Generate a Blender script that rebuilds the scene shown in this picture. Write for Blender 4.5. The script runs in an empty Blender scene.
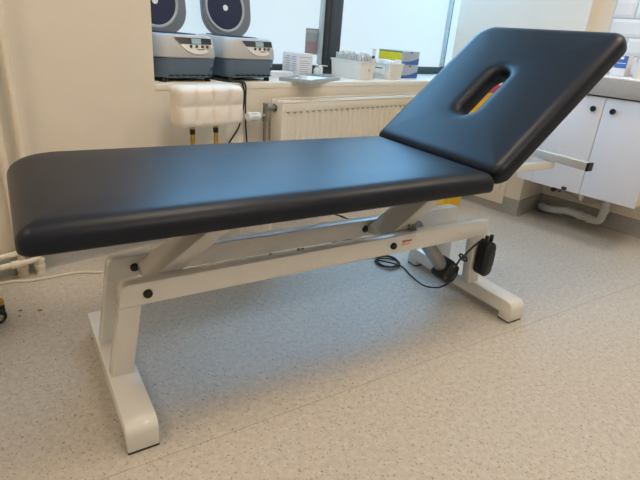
import bpy, bmesh, math, random
from math import sin, cos, pi, radians as RAD
from mathutils import Vector, Matrix
random.seed(7)
SC = bpy.context.scene
COL = SC.collection

# ------------------------------------------------------------------ materials
def srgb(r, g, b):
    def f(c):
        c /= 255.0
        return c / 12.92 if c <= 0.04045 else ((c + 0.055) / 1.055) ** 2.4
    return (f(r), f(g), f(b), 1.0)

def mat(name, col, rough=0.5, metal=0.0, noise=0.0, nscale=40.0, bump=0.0, bscale=200.0,
        spec=0.5, trans=0.0, ior=1.5, emit=None, estr=0.0, coat=0.0, alpha=1.0):
    m = bpy.data.materials.new(name); m.use_nodes = True
    nt = m.node_tree; b = nt.nodes['Principled BSDF']
    b.inputs['Base Color'].default_value = col
    b.inputs['Roughness'].default_value = rough
    b.inputs['Metallic'].default_value = metal
    b.inputs['Specular IOR Level'].default_value = spec
    b.inputs['IOR'].default_value = ior
    b.inputs['Transmission Weight'].default_value = trans
    b.inputs['Coat Weight'].default_value = coat
    b.inputs['Alpha'].default_value = alpha
    if emit:
        b.inputs['Emission Color'].default_value = emit
        b.inputs['Emission Strength'].default_value = estr
    tc = nt.nodes.new('ShaderNodeTexCoord')
    if noise > 0:
        n = nt.nodes.new('ShaderNodeTexNoise'); n.inputs['Scale'].default_value = nscale
        n.inputs['Detail'].default_value = 4
        nt.links.new(tc.outputs['Object'], n.inputs['Vector'])
        r = nt.nodes.new('ShaderNodeValToRGB')
        lo = tuple(max(0, c * (1 - noise)) for c in col[:3]) + (1,)
        hi = tuple(min(1, c * (1 + noise)) for c in col[:3]) + (1,)
        r.color_ramp.elements[0].color = lo; r.color_ramp.elements[1].color = hi
        r.color_ramp.elements[0].position = 0.3; r.color_ramp.elements[1].position = 0.7
        nt.links.new(n.outputs['Fac'], r.inputs['Fac'])
        nt.links.new(r.outputs['Color'], b.inputs['Base Color'])
    if bump > 0:
        n2 = nt.nodes.new('ShaderNodeTexNoise'); n2.inputs['Scale'].default_value = bscale
        n2.inputs['Detail'].default_value = 3
        nt.links.new(tc.outputs['Object'], n2.inputs['Vector'])
        bp = nt.nodes.new('ShaderNodeBump'); bp.inputs['Strength'].default_value = bump
        bp.inputs['Distance'].default_value = 0.002
        nt.links.new(n2.outputs['Fac'], bp.inputs['Height'])
        nt.links.new(bp.outputs['Normal'], b.inputs['Normal'])
    return m

def floor_material():
    m = bpy.data.materials.new('speckled_vinyl'); m.use_nodes = True
    nt = m.node_tree; N = nt.nodes; L = nt.links
    b = N['Principled BSDF']; b.inputs['Roughness'].default_value = 0.42
    b.inputs['Specular IOR Level'].default_value = 0.4
    tc = N.new('ShaderNodeTexCoord')
    base = N.new('ShaderNodeTexNoise'); base.inputs['Scale'].default_value = 55; base.inputs['Detail'].default_value = 5
    L.new(tc.outputs['Object'], base.inputs['Vector'])
    r0 = N.new('ShaderNodeValToRGB')
    r0.color_ramp.elements[0].position = .3; r0.color_ramp.elements[1].position = .7
    r0.color_ramp.elements[0].color = srgb(183, 175, 164); r0.color_ramp.elements[1].color = srgb(201, 194, 183)
    L.new(base.outputs['Fac'], r0.inputs['Fac'])
    cur = r0.outputs['Color']
    def specks(scale, stretch, thr, col, seed, amount):
        nonlocal cur
        mp = N.new('ShaderNodeMapping'); mp.inputs['Scale'].default_value = stretch
        mp.inputs['Location'].default_value = (seed, seed * 1.7, 0)
        mp.inputs['Rotation'].default_value = (0, 0, seed)
        L.new(tc.outputs['Object'], mp.inputs['Vector'])
        v = N.new('ShaderNodeTexNoise'); v.inputs['Scale'].default_value = scale; v.inputs['Detail'].default_value = 1.0
        L.new(mp.outputs['Vector'], v.inputs['Vector'])
        r = N.new('ShaderNodeValToRGB')
        r.color_ramp.elements[0].position = thr; r.color_ramp.elements[1].position = thr + .03
        r.color_ramp.elements[0].color = (0, 0, 0, 1); r.color_ramp.elements[1].color = (amount,) * 3 + (1,)
        L.new(v.outputs['Fac'], r.inputs['Fac'])
        mx = N.new('ShaderNodeMix'); mx.data_type = 'RGBA'
        L.new(r.outputs['Color'], mx.inputs['Factor']); L.new(cur, mx.inputs['A'])
        mx.inputs['B'].default_value = col
        cur = mx.outputs['Result']
    specks(135, (1, .6, 1), .66, srgb(136, 127, 118), 1.3, .75)
    specks(150, (.6, 1, 1), .675, srgb(116, 106, 96), 4.1, .75)
    specks(150, (1, .7, 1), .67, srgb(228, 224, 216), 7.7, .45)
    # welded seams of the vinyl sheets: thin straight lines, turned like the sheets
    mp = N.new('ShaderNodeMapping'); mp.vector_type = 'POINT'
    mp.inputs['Rotation'].default_value = (0, 0, RAD(11.3))
    L.new(tc.outputs['Object'], mp.inputs['Vector'])
    sx = N.new('ShaderNodeSeparateXYZ'); L.new(mp.outputs['Vector'], sx.inputs['Vector'])
    def seam(axis, pos, w, amt, lo=None, hi=None):
        nonlocal cur
        s = N.new('ShaderNodeMath'); s.operation = 'SUBTRACT'; L.new(sx.outputs[axis], s.inputs[0]); s.inputs[1].default_value = pos
        a = N.new('ShaderNodeMath'); a.operation = 'ABSOLUTE'; L.new(s.outputs[0], a.inputs[0])
        c = N.new('ShaderNodeMath'); c.operation = 'LESS_THAN'; L.new(a.outputs[0], c.inputs[0]); c.inputs[1].default_value = w
        mu = N.new('ShaderNodeMath'); mu.operation = 'MULTIPLY'; L.new(c.outputs[0], mu.inputs[0]); mu.inputs[1].default_value = amt
        mx = N.new('ShaderNodeMix'); mx.data_type = 'RGBA'
        L.new(mu.outputs[0], mx.inputs['Factor']); L.new(cur, mx.inputs['A']); mx.inputs['B'].default_value = srgb(140, 128, 112)
        cur = mx.outputs['Result']
    seam('Y', .967, .0016, .55)
    seam('X', 1.62, .0012, .0)
    L.new(cur, b.inputs['Base Color'])
    bp = N.new('ShaderNodeBump'); bp.inputs['Strength'].default_value = .05; bp.inputs['Distance'].default_value = .001
    n2 = N.new('ShaderNodeTexNoise'); n2.inputs['Scale'].default_value = 300
    L.new(tc.outputs['Object'], n2.inputs['Vector']); L.new(n2.outputs['Fac'], bp.inputs['Height'])
    L.new(bp.outputs['Normal'], b.inputs['Normal'])
    return m

M = {}
M['floor'] = floor_material()
M['wall'] = mat('painted_plaster', srgb(224, 215, 199), .75, noise=.02, nscale=6, bump=.08, bscale=160)
M['ceiling'] = mat('ceiling_paint', srgb(235, 232, 226), .8, noise=.02)
M['skirting'] = mat('grey_vinyl_skirting', srgb(158, 156, 152), .5, noise=.12, nscale=90)
M['sill'] = mat('sill_paint', srgb(232, 226, 214), .45, noise=.02)
M['frame'] = mat('window_frame_grey', srgb(64, 70, 78), .45, noise=.05)
M['seal'] = mat('window_seal', srgb(190, 205, 212), .4, noise=.03)
M['pane'] = mat('frosted_pane', srgb(110, 122, 130), .6, emit=(.72, .88, .97, 1), estr=.78, noise=.02, nscale=3)
M['pane_added_glow'] = mat('added_glow_pane', srgb(170, 205, 235), .2, emit=(.26, .60, 1.0, 1), estr=7.5, noise=.02, nscale=3)  # added glazing out of view, glows strongly to boost the cool window light
M['leather'] = mat('black_vinyl_leather', srgb(10, 17, 31), .40, noise=.10, nscale=14, bump=.08, bscale=420, spec=.34)
M['leather_dark'] = mat('black_underside_cloth', srgb(22, 22, 24), .8, noise=.1)
M['white_steel'] = mat('white_powder_coat', srgb(226, 223, 217), .16, noise=.015, nscale=20, spec=.6)
M['grey_steel'] = mat('grey_steel', srgb(160, 160, 160), .35, metal=.6, noise=.05)
M['chrome'] = mat('chrome', srgb(200, 200, 202), .18, metal=1.0, noise=.02)
M['nickel'] = mat('dull_nickel', srgb(150, 146, 138), .35, metal=1.0, noise=.08)
M['gold'] = mat('gold_metal', srgb(196, 158, 84), .25, metal=1.0, noise=.05)
M['black'] = mat('black_plastic', srgb(20, 20, 22), .45, noise=.1)
M['black_soft'] = mat('black_rubber', srgb(28, 29, 31), .6, noise=.1)
M['white_plastic'] = mat('white_plastic', srgb(232, 230, 224), .4, noise=.015)
M['white_enamel'] = mat('white_enamel', srgb(226, 218, 204), .3, noise=.01, spec=.5)
M['rad_slot'] = mat('radiator_gap', srgb(160, 152, 140), .6, noise=.05)
M['cabinet'] = mat('white_laminate', srgb(226, 228, 236), .35, noise=.01)
M['cab_side'] = mat('warm_lit_cabinet_side', srgb(226, 214, 196), .45, noise=.02)  # warm lamp light on the end face is put into this cream
M['worktop'] = mat('grey_worktop_edge', srgb(172, 170, 168), .4, noise=.04, nscale=80)
M['worktop_top'] = mat('worktop_surface', srgb(238, 236, 232), .25, noise=.02)
M['tile'] = mat('white_glazed_tile', srgb(226, 228, 230), .12, noise=.01, spec=.6)
M['grout'] = mat('grey_grout', srgb(188, 188, 188), .8, noise=.05)
M['grey_pipe'] = mat('grey_drain_plastic', srgb(200, 200, 198), .4, noise=.02)
M['white_pipe'] = mat('white_painted_pipe', srgb(228, 218, 200), .35, noise=.02)
M['yellow'] = mat('yellow_plastic', srgb(238, 186, 20), .4, noise=.03)
M['red'] = mat('red_plastic', srgb(196, 40, 60), .4, noise=.03)
M['cent_up'] = mat('light_grey_casing', srgb(184, 184, 182), .42, noise=.02)
M['cent_low'] = mat('blue_grey_casing', srgb(96, 114, 132), .45, noise=.03)
M['cent_lid'] = mat('grey_lid_plastic', srgb(112, 118, 126), .4, noise=.02)
M['cent_rim'] = mat('pale_lid_ring', srgb(172, 174, 180), .3, noise=.02)
M['cent_in'] = mat('dark_lid_liner', srgb(10, 28, 64), .5, noise=.05)
M['panel_dark'] = mat('dark_display_band', srgb(52, 54, 64), .3, noise=.03)
M['panel_white'] = mat('white_control_panel', srgb(228, 228, 226), .35, noise=.01)
M['lcd'] = mat('lcd_glass', srgb(150, 178, 188), .2, noise=.02, emit=srgb(160, 200, 215), estr=.12)
M['button'] = mat('button_grey', srgb(70, 70, 76), .4, noise=.03)
M['carton'] = mat('white_card', srgb(226, 224, 226), .6, noise=.02)
M['carton_warm'] = mat('pinkish_card', srgb(222, 212, 206), .6, noise=.02)
M['print'] = mat('grey_print', srgb(168, 168, 176), .6, noise=.05)
M['tray'] = mat('grey_tray', srgb(172, 180, 184), .4, noise=.03)
M['paper'] = mat('white_paper', srgb(238, 238, 236), .7, noise=.01)
M['glass'] = mat('clear_glass', (.96, .98, .98, 1), .05, trans=1.0, noise=0, alpha=1)
M['tube'] = mat('frosted_tube', srgb(240, 243, 245), .25, trans=.12, noise=.01)
M['blue_print'] = mat('blue_print', srgb(62, 104, 172), .5, noise=.05)
M['grey_print'] = mat('silver_print', srgb(176, 180, 192), .5, noise=.04)
M['yellow_print'] = mat('yellow_print', srgb(226, 216, 40), .5, noise=.05)
M['green_print'] = mat('green_print', srgb(112, 130, 60), .5, noise=.05)
M['notice_grey'] = mat('notice_grey', srgb(150, 160, 170), .6, noise=.04)
M['notice_red'] = mat('notice_red', srgb(158, 136, 146), .6, noise=.04)
M['quilt'] = mat('white_quilted_leather', srgb(230, 222, 212), .5, noise=.02, bump=.06, bscale=300)
M['sticker'] = mat('sticker_cream', srgb(226, 214, 200), .5, noise=.02)
M['sticker_red'] = mat('sticker_red', srgb(190, 70, 70), .5, noise=.03)
M['lamp'] = mat('lamp_diffuser', srgb(255, 244, 224), .5, emit=(1.0, .84, .66, 1), estr=17)
M['brown_hole'] = mat('floor_scuff', srgb(128, 114, 98), .7, noise=.1)

# ------------------------------------------------------------------ helpers
def finish(name, bm, m, parent=None, loc=(0, 0, 0), rotz=0.0, smooth=True, ang=35):
    me = bpy.data.meshes.new(name)
    bmesh.ops.recalc_face_normals(bm, faces=bm.faces[:])
    bm.to_mesh(me); bm.free()
    if isinstance(m, (list, tuple)):
        for k in m: me.materials.append(M[k])
    else:
        me.materials.append(M[m])
    if smooth:
        for p in me.polygons: p.use_smooth = True
        me.set_sharp_from_angle(angle=RAD(ang))
    o = bpy.data.objects.new(name, me); COL.objects.link(o)
    o.location = loc; o.rotation_euler = (0, 0, rotz)
    if parent: o.parent = parent
    return o

def thing(name, label, cat, loc=(0, 0, 0), rotz=0.0, group=None):
    o = bpy.data.objects.new(name, None); COL.objects.link(o)
    o.empty_display_size = .05
    o.location = loc; o.rotation_euler = (0, 0, rotz)
    o['label'] = label; o['category'] = cat
    if group: o['group'] = group
    return o

def tag(o, label, cat, group=None):
    o['label'] = label; o['category'] = cat
    if group: o['group'] = group
    return o

def struct(o):
    o['kind'] = 'structure'; return o

def NB(): return bmesh.new()

def box(bm, x0, x1, y0, y1, z0, z1, bev=0.0, seg=2, mi=0, mtx=None):
    t = bmesh.new()
    bmesh.ops.create_cube(t, size=1)
    for v in t.verts:
        v.co = Vector(((x0 + x1) / 2 + v.co.x * (x1 - x0), (y0 + y1) / 2 + v.co.y * (y1 - y0), (z0 + z1) / 2 + v.co.z * (z1 - z0)))
    if bev > 0:
        bmesh.ops.bevel(t, geom=t.edges[:], offset=bev, segments=seg, affect='EDGES', profile=.5)
    merge(bm, t, mi, mtx)
    return bm

def merge(bm, t, mi=0, mtx=None):
    if mtx is not None: bmesh.ops.transform(t, matrix=mtx, verts=t.verts[:])
    mp = {}
    for v in t.verts: mp[v] = bm.verts.new(v.co)
    for f in t.faces:
        try:
            nf = bm.faces.new([mp[v] for v in f.verts]); nf.material_index = mi if mi is not None else f.material_index
        except ValueError: pass
    t.free()

def prism(bm, pts, axis, a0, a1, mi=0, mtx=None, bev=0.0):
    """closed polygon pts (2D) extruded along axis 'x','y','z' from a0 to a1"""
    t = bmesh.new()
    def P(p, a):
        return {'x': (a, p[0], p[1]), 'y': (p[0], a, p[1]), 'z': (p[0], p[1], a)}[axis]
    A = [t.verts.new(P(p, a0)) for p in pts]; B = [t.verts.new(P(p, a1)) for p in pts]
    n = len(pts)
    t.faces.new(A); t.faces.new(B[::-1])
    for i in range(n): t.faces.new([A[i], B[i], B[(i + 1) % n], A[(i + 1) % n]])
    bmesh.ops.recalc_face_normals(t, faces=t.faces[:])
    if bev > 0:
        es = [e for e in t.edges if e.calc_face_angle(0) > .6]
        bmesh.ops.bevel(t, geom=es, offset=bev, segments=2, affect='EDGES', profile=.5)
    merge(bm, t, mi, mtx)
    return bm

def lathe(bm, prof, c=(0, 0, 0), axis=(0, 0, 1), n=24, mi=0):
    """profile [(r, h)] revolved about axis through c"""
    ax = Vector(axis).normalized()
    q = Vector((0, 0, 1)).rotation_difference(ax)
    C = Vector(c); rings = []
    for r, h in prof:
        if r < 1e-6: rings.append([bm.verts.new(C + q @ Vector((0, 0, h)))])
        else: rings.append([bm.verts.new(C + q @ Vector((r * cos(2 * pi * i / n), r * sin(2 * pi * i / n), h))) for i in range(n)])
    for a, b in zip(rings, rings[1:]):
        for i in range(n):
            j = (i + 1) % n
            if len(a) == 1 and len(b) == 1: continue
            if len(a) == 1: f = bm.faces.new([a[0], b[i], b[j]])
            elif len(b) == 1: f = bm.faces.new([a[i], a[j], b[0]])
            else: f = bm.faces.new([a[i], a[j], b[j], b[i]])
            f.material_index = mi
    for rg in (rings[0], rings[-1]):
        if len(rg) > 1:
            f = bm.faces.new(rg); f.material_index = mi
    return bm

def cyl(bm, p0, p1, r, n=20, mi=0, r2=None, bev=.0):
    p0 = Vector(p0); p1 = Vector(p1); L = (p1 - p0).length
    r2 = r if r2 is None else r2
    if bev > 0: prof = [(r - bev, 0), (r, bev), (r2, L - bev), (r2 - bev, L)]
    else: prof = [(r, 0), (r2, L)]
    return lathe(bm, prof, p0, (p1 - p0), n, mi)

def smooth_path(pts, sub=8):
    P = [Vector(p) for p in pts]; out = []
    for i in range(len(P) - 1):
        p0 = P[max(i - 1, 0)]; p1 = P[i]; p2 = P[i + 1]; p3 = P[min(i + 2, len(P) - 1)]
        for k in range(sub):
            t = k / sub
            out.append(.5 * ((2 * p1) + (-p0 + p2) * t + (2 * p0 - 5 * p1 + 4 * p2 - p3) * t * t + (-p0 + 3 * p1 - 3 * p2 + p3) * t ** 3))
    out.append(P[-1]); return out

def fillet_path(pts, r, seg=6):
    P = [Vector(p) for p in pts]; out = [P[0]]
    for i in range(1, len(P) - 1):
        a = (P[i - 1] - P[i]); b = (P[i + 1] - P[i]); la, lb = a.length, b.length
        d = min(r, la * .49, lb * .49); A = P[i] + a / la * d; B = P[i] + b / lb * d
        for k in range(seg + 1):
            t = k / seg; out.append((1 - t) ** 2 * A + 2 * t * (1 - t) * P[i] + t * t * B)
    out.append(P[-1]); return out

def tube(bm, path, r, n=10, mi=0):
    P = [Vector(p) for p in path]; rings = []; up = None
    for i, p in enumerate(P):
        t = (P[min(i + 1, len(P) - 1)] - P[max(i - 1, 0)]).normalized()
        if up is None:
            up = Vector((0, 0, 1)) if abs(t.z) < .9 else Vector((1, 0, 0))
        s = t.cross(up).normalized(); up = s.cross(t).normalized()
        rings.append([bm.verts.new(p + r * (cos(2 * pi * k / n) * s + sin(2 * pi * k / n) * up)) for k in range(n)])
    for a, b in zip(rings, rings[1:]):
        for i in range(n):
            f = bm.faces.new([a[i], a[(i + 1) % n], b[(i + 1) % n], b[i]]); f.material_index = mi
    for rg in (rings[0], rings[-1]):
        f = bm.faces.new(rg); f.material_index = mi
    return bm

def rrect(x0, x1, y0, y1, rs, n=10):
    """rounded rectangle outline, counter-clockwise; rs radius or 4 radii (x0y0, x1y0, x1y1, x0y1)"""
    if not isinstance(rs, (list, tuple)): rs = [rs] * 4
    out = []
    for (cx, cy, sx, sy, a0, r) in ((x0, y0, 1, 1, pi, rs[0]), (x1, y0, -1, 1, 1.5 * pi, rs[1]), (x1, y1, -1, -1, 0, rs[2]), (x0, y1, 1, -1, .5 * pi, rs[3])):
        for k in range(n + 1):
            a = a0 + k / n * pi / 2
            out.append((cx + sx * r + r * cos(a), cy + sy * r + r * sin(a)))
    return out

def loft(bm, rings, mi=0, cap0=True, cap1=True):
    R = [[bm.verts.new(p) for p in r] for r in rings]; n = len(R[0])
    for a, b in zip(R, R[1:]):
        for i in range(n):
            f = bm.faces.new([a[i], a[(i + 1) % n], b[(i + 1) % n], b[i]]); f.material_index = mi
    if cap0: bm.faces.new(R[0][::-1]).material_index = mi
    if cap1: bm.faces.new(R[-1]).material_index = mi
    return R

def inset(pts, d, c=None):
    """offset an outline inward by d along its local normals (ccw outline)"""
    n = len(pts); out = []
    for i in range(n):
        a = Vector(pts[i - 1]); b = Vector(pts[(i + 1) % n])
        k = 1
        while (b - a).length < 1e-7:
            k += 1; a = Vector(pts[(i - k) % n]); b = Vector(pts[(i + k) % n])
        t = (b - a).normalized(); nrm = Vector((-t.y, t.x))
        out.append((pts[i][0] + nrm.x * d, pts[i][1] + nrm.y * d))
    return out

def pad_slab(bm, L, W, T, rc, rt, rb, slot=None, crown=.004):
    """upholstered slab from x 0..L, y 0..W, z -T..0, soft top and bottom edges, optional stadium slot (cx, cy, hl, hw)"""
    def outline(d):
        r4 = [max(.004, r - d) for r in rc]
        raw = rrect(d, L - d, d, W - d, r4, 14)
        out = []
        for i, p in enumerate(raw):
            out.append(p)
            if i % 15 == 14:
                nx = raw[(i + 1) % len(raw)]
                for k in range(1, 20): out.append((p[0] + (nx[0] - p[0]) * k / 20, p[1] + (nx[1] - p[1]) * k / 20))
        return out
    rings = []
    def add(d, z): rings.append([(x, y, z) for x, y in outline(d)])
    for k in range(5):
        a = k / 4 * pi / 2
        add(rb * (1 - sin(a)), -T + rb * (1 - cos(a)))
    for k in range(9):
        a = k / 8 * pi / 2
        add(rt * (1 - cos(a)) * 1.15, -rt * .9 + rt * .9 * sin(a) - crown * (1 if k < 8 else 1))
    add(rt * 1.15 + .05, -crown * .35)
    add(rt * 1.15 + .10, 0)
    if slot is None:
        loft(bm, rings, cap0=True, cap1=True)
        return bm
    cx, cy, hl, hw = slot
    outer = rings[-1]; n = len(outer)
    fr = [0.0]
    for i in range(1, n): fr.append(fr[-1] + (Vector(outer[i]) - Vector(outer[i - 1])).length)
    tot = fr[-1] + (Vector(outer[0]) - Vector(outer[-1])).length
    # the fraction of the outline where it crosses the slot's own axis on the left side
    k0 = min(range(n), key=lambda i: (abs(outer[i][1] - cy) + (10 if outer[i][0] > cx else 0)))
    f0 = (fr[k0] + (outer[k0][1] - cy)) / tot
    def stad(d, z):
        ww = hw + d; ll = hl + d; st = 2 * (ll - ww); per = 2 * st + 2 * pi * ww
        out = []
        for i in range(n):
            p = ((fr[i] / tot - f0) % 1.0) * per
            q1 = pi * ww / 2
            if p < q1:
                a = pi + p / ww; out.append((cx - st / 2 + ww * cos(a), cy + ww * sin(a), z))
            elif p < q1 + st:
                out.append((cx - st / 2 + (p - q1), cy - ww, z))
            elif p < q1 + st + 2 * q1:
                a = 1.5 * pi + (p - q1 - st) / ww; out.append((cx + st / 2 + ww * cos(a), cy + ww * sin(a), z))
            elif p < 3 * q1 + 2 * st:
                out.append((cx + st / 2 - (p - 3 * q1 - st), cy + ww, z))
            else:
                a = pi / 2 + (p - 3 * q1 - 2 * st) / ww; out.append((cx - st / 2 + ww * cos(a), cy + ww * sin(a), z))
        return out
    top = list(rings)
    top += [stad(.050, 0), stad(.030, -.0015), stad(.018, -.005), stad(.009, -.011), stad(.003, -.020), stad(0, -.032), stad(0, -T * .6), stad(0, -T + .004)]
    # closing ring set back to the underside outline
    loop = top + [stad(.004, -T)]
    R = loft(bm, loop, cap0=False, cap1=False)
    a, b = R[-1], R[0]
    for i in range(n):
        bm.faces.new([a[i], a[(i + 1) % n], b[(i + 1) % n], b[i]])
    return bm

def copy_tree(root, loc, label=None, group=None):
    r = root.copy(); COL.objects.link(r); r.location = loc
    if label: r['label'] = label
    if group: r['group'] = group
    def rec(src, dst):
        for ch in [o for o in bpy.data.objects if o.parent == src]:
            c = ch.copy(); COL.objects.link(c); c.parent = dst
            rec(ch, c)
    rec(root, r)
    return r

# ------------------------------------------------------------------ camera
H = 1.02
YAW, PITCH, ROLL, FPX = RAD(44.72), RAD(22.90), RAD(4.68), 495.77
fw = Vector((sin(YAW) * cos(PITCH), cos(YAW) * cos(PITCH), -sin(PITCH)))
r0 = Vector((cos(YAW), -sin(YAW), 0)); u0 = r0.cross(fw)
rt_ = cos(ROLL) * r0 + sin(ROLL) * u0; up_ = -sin(ROLL) * r0 + cos(ROLL) * u0
cam = bpy.data.cameras.new('camera'); cam.sensor_width = 36; cam.lens = FPX / 640 * 36
cam.clip_start = .02
co = bpy.data.objects.new('camera', cam); COL.objects.link(co)
mw = Matrix((rt_, up_, -fw)).transposed().to_4x4(); mw.translation = (0, 0, H)
co.matrix_world = mw
SC.camera = co

# ------------------------------------------------------------------ the room
X0, X1 = -1.9, 3.40          # left wall, tiled wall
XP = 3.32                    # right wall beside the window
YW, YB = 2.15, -2.6          # window wall, wall behind the camera
ZC, ZS = 2.65, .748          # ceiling, window sill
YG = 2.60                    # window plane
NX0, NX1 = 1.03, 4.4
b = NB(); box(b, X0 - .1, NX1 + .1, YB - .1, YW + .05, -.08, 0)
struct(finish('floor', b, 'floor', smooth=False))
b = NB(); box(b, X0 - .1, NX1 + .1, YB - .1, YG + .3, ZC, ZC + .08)
struct(finish('ceiling', b, 'ceiling', smooth=False))
b = NB(); box(b, X0 - .1, X0, YB, YG + .1, 0, ZC)
struct(finish('wall_left', b, 'wall', smooth=False))
b = NB(); box(b, X0 - .1, X1 + .1, YB - .1, YB, 0, ZC)
struct(finish('wall_back', b, 'wall', smooth=False))
# window wall: solid left of the niche, parapet below the sill, lintel above
b = NB()
box(b, X0, NX0, YW, YG + .12, 0, ZC)
box(b, NX0, NX1, YW, YG + .12, 0, ZS - .03)
box(b, NX0, NX1, YW, YG + .12, 2.3, ZC)
struct(finish('wall_window', b, 'wall', smooth=False))
b = NB(); box(b, NX1, NX1 + .1, YW, YG + .12, 0, ZC); box(b, X1 + .1, NX1 + .1, YW - .06, YW, ZS, ZC)
struct(finish('wall_reveal', b, 'wall', smooth=False))
# right wall: thick pier beside the window, then the recessed tiled wall
b = NB(); box(b, XP, X1 + .1, 1.27, YW, .60, ZC); box(b, XP, X1 + .1, 1.31, YW, 0, .60)
box(b, 3.076, XP, 1.31, YW, 0, .50, bev=.003)
struct(finish('wall_right', b, 'wall', smooth=False))
b = NB(); box(b, X1, X1 + .1, YB, 1.27, 0, ZC); box(b, X1, X1 + .1, 1.27, 1.31, 0, .60)
struct(finish('wall_recess', b, 'wall', smooth=False))
# sill board
b = NB(); box(b, NX0, NX1, YW - .004, YG, ZS - .03, ZS, bev=.004)
struct(finish('trim_1', b, 'sill'))
# skirting, coved vinyl
def skirt(name, pts):
    bb = NB(); tr = .016
    for (ax, ay), (bx, by), nrm in pts:
        d = Vector((bx - ax, by - ay, 0)); L = d.length; ang = math.atan2(d.y, d.x)
        prof = [(0, 0), (-.022, 0), (-.012, .004), (-.006, .014), (-.005, .10), (0, .102)]
        sgn = 1
        t = bmesh.new(); prism(t, [(p[0], p[1]) for p in prof], 'x', 0, L)
        # local y- is the room side for a run going along +x
        bmesh.ops.transform(t, matrix=Matrix.Translation((ax, ay, 0)) @ Matrix.Rotation(ang, 4, 'Z'), verts=t.verts[:])
        merge(bb, t)
    struct(finish(name, bb, 'skirting'))
skirt('baseboard_window', [((X0, YW), (3.076, YW), 0)])
skirt('baseboard_right', [((3.076, YW), (3.076, 1.31), 0), ((3.07, 1.31), (X1, 1.31), 0), ((X1, 1.31), (X1, YB), 0)])
skirt('baseboard_left', [((X0, YB), (X0, YW), 0)])
# window
w = bpy.data.objects.new('window_1', None); COL.objects.link(w); w.location = (2.5, YG, ZS); struct(w)
def wl(x): return x - 2.5
b = NB()
box(b, wl(NX0), wl(NX1), -.03, .05, 0, .055, bev=.004); box(b, wl(NX0), wl(NX1), -.03, .05, 1.5, 1.55, bev=.004)
box(b, wl(NX0), wl(NX0 + .06), -.03, .05, .05, 1.5, bev=.004); box(b, wl(NX1 - .06), wl(NX1), -.03, .05, .05, 1.5, bev=.004)
finish('window_frame', b, 'frame', w)
MX = (2.50, 3.885)
for k, (mx, hw) in enumerate(((MX[0], .068), (MX[1], .015))):
    b = NB(); box(b, wl(mx - hw), wl(mx + hw), -.05 if k == 0 else -.012, .05, .05, 1.5, bev=.006 if k == 0 else .002)
    if k == 0: box(b, wl(mx - hw + .02), wl(mx - .005), -.062, -.045, .05, 1.5, bev=.003)
    finish('mullion', b, 'frame', w)
    b = NB(); box(b, wl(mx - hw - .03), wl(mx - hw - .008), -.03, .0, .06, 1.5, bev=.003)
    finish('sash_seal', b, 'seal', w)
xs = [NX0 + .05, MX[0], MX[1], NX1 - .05]
for a, c in zip(xs, xs[1:]):
    b = NB(); box(b, wl(a), wl(c), .006, .014, .04, .635)
    finish('frosted_pane', b, 'pane', w, smooth=False)
    b = NB(); box(b, wl(a), wl(c), .006, .014, .655, 1.52)
    finish('upper_glow_pane', b, 'pane_added_glow', w, smooth=False)  # unseen glowing pane, added above the frosted one to light the room
    b = NB(); box(b, wl(a), wl(c), -.03, .05, .630, .660, bev=.004)
    finish('transom', b, 'frame', w)
# bevelled white tiles above the worktop
b = NB(); box(b, X1 - .006, X1, -.7, 1.165, .91, 2.1, mi=1)
tw, th, g = .20, .091, .008
for r in range(12):
    z0 = .915 + r * (th + g) + .043 - .039
    y1 = 1.165 if r % 2 == 0 else 1.165
    off = 0 if r % 2 == 0 else -.085
    y = y1 + (0 if r % 2 == 0 else .0)
    first = True
    while y > -.68:
        wd = (tw if (r % 2 == 0 or not first) else tw - .085)
        first = False
        ya, yb_ = y - wd + g / 2, y - g / 2
        t = bmesh.new()
        fx = X1 - .006; e = .016; d = .007
        A = [(fx, ya, z0), (fx, yb_, z0), (fx, yb_, z0 + th), (fx, ya, z0 + th)]
        Bq = [(fx - d, ya + e, z0 + e), (fx - d, yb_ - e, z0 + e), (fx - d, yb_ - e, z0 + th - e), (fx - d, ya + e, z0 + th - e)]
        va = [t.verts.new(p) for p in A]; vb = [t.verts.new(p) for p in Bq]
        t.faces.new(vb)
        for i in range(4): t.faces.new([va[i], va[(i + 1) % 4], vb[(i + 1) % 4], vb[i]])
        merge(b, t, 0); y -= wd
struct(finish('trim_2', b, ['tile', 'grout'], smooth=False))

# ceiling lamps (above and behind the viewer)
for (lx, ly) in ((1.0, .85), (-.9, 1.0), (2.6, .2), (.9, -1.2)):
    t = thing('ceiling_light', 'square warm ceiling light panel set flat against the ceiling', 'light', (lx, ly, ZC), group='ceiling light panels')
    b = NB(); box(b, -.31, .31, -.31, .31, -.03, 0, bev=.004); finish('lamp_frame', b, 'white_plastic', t)
    b = NB(); box(b, -.29, .29, -.29, .29, -.034, -.03); finish('diffuser', b, 'lamp', t, smooth=False)

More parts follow.
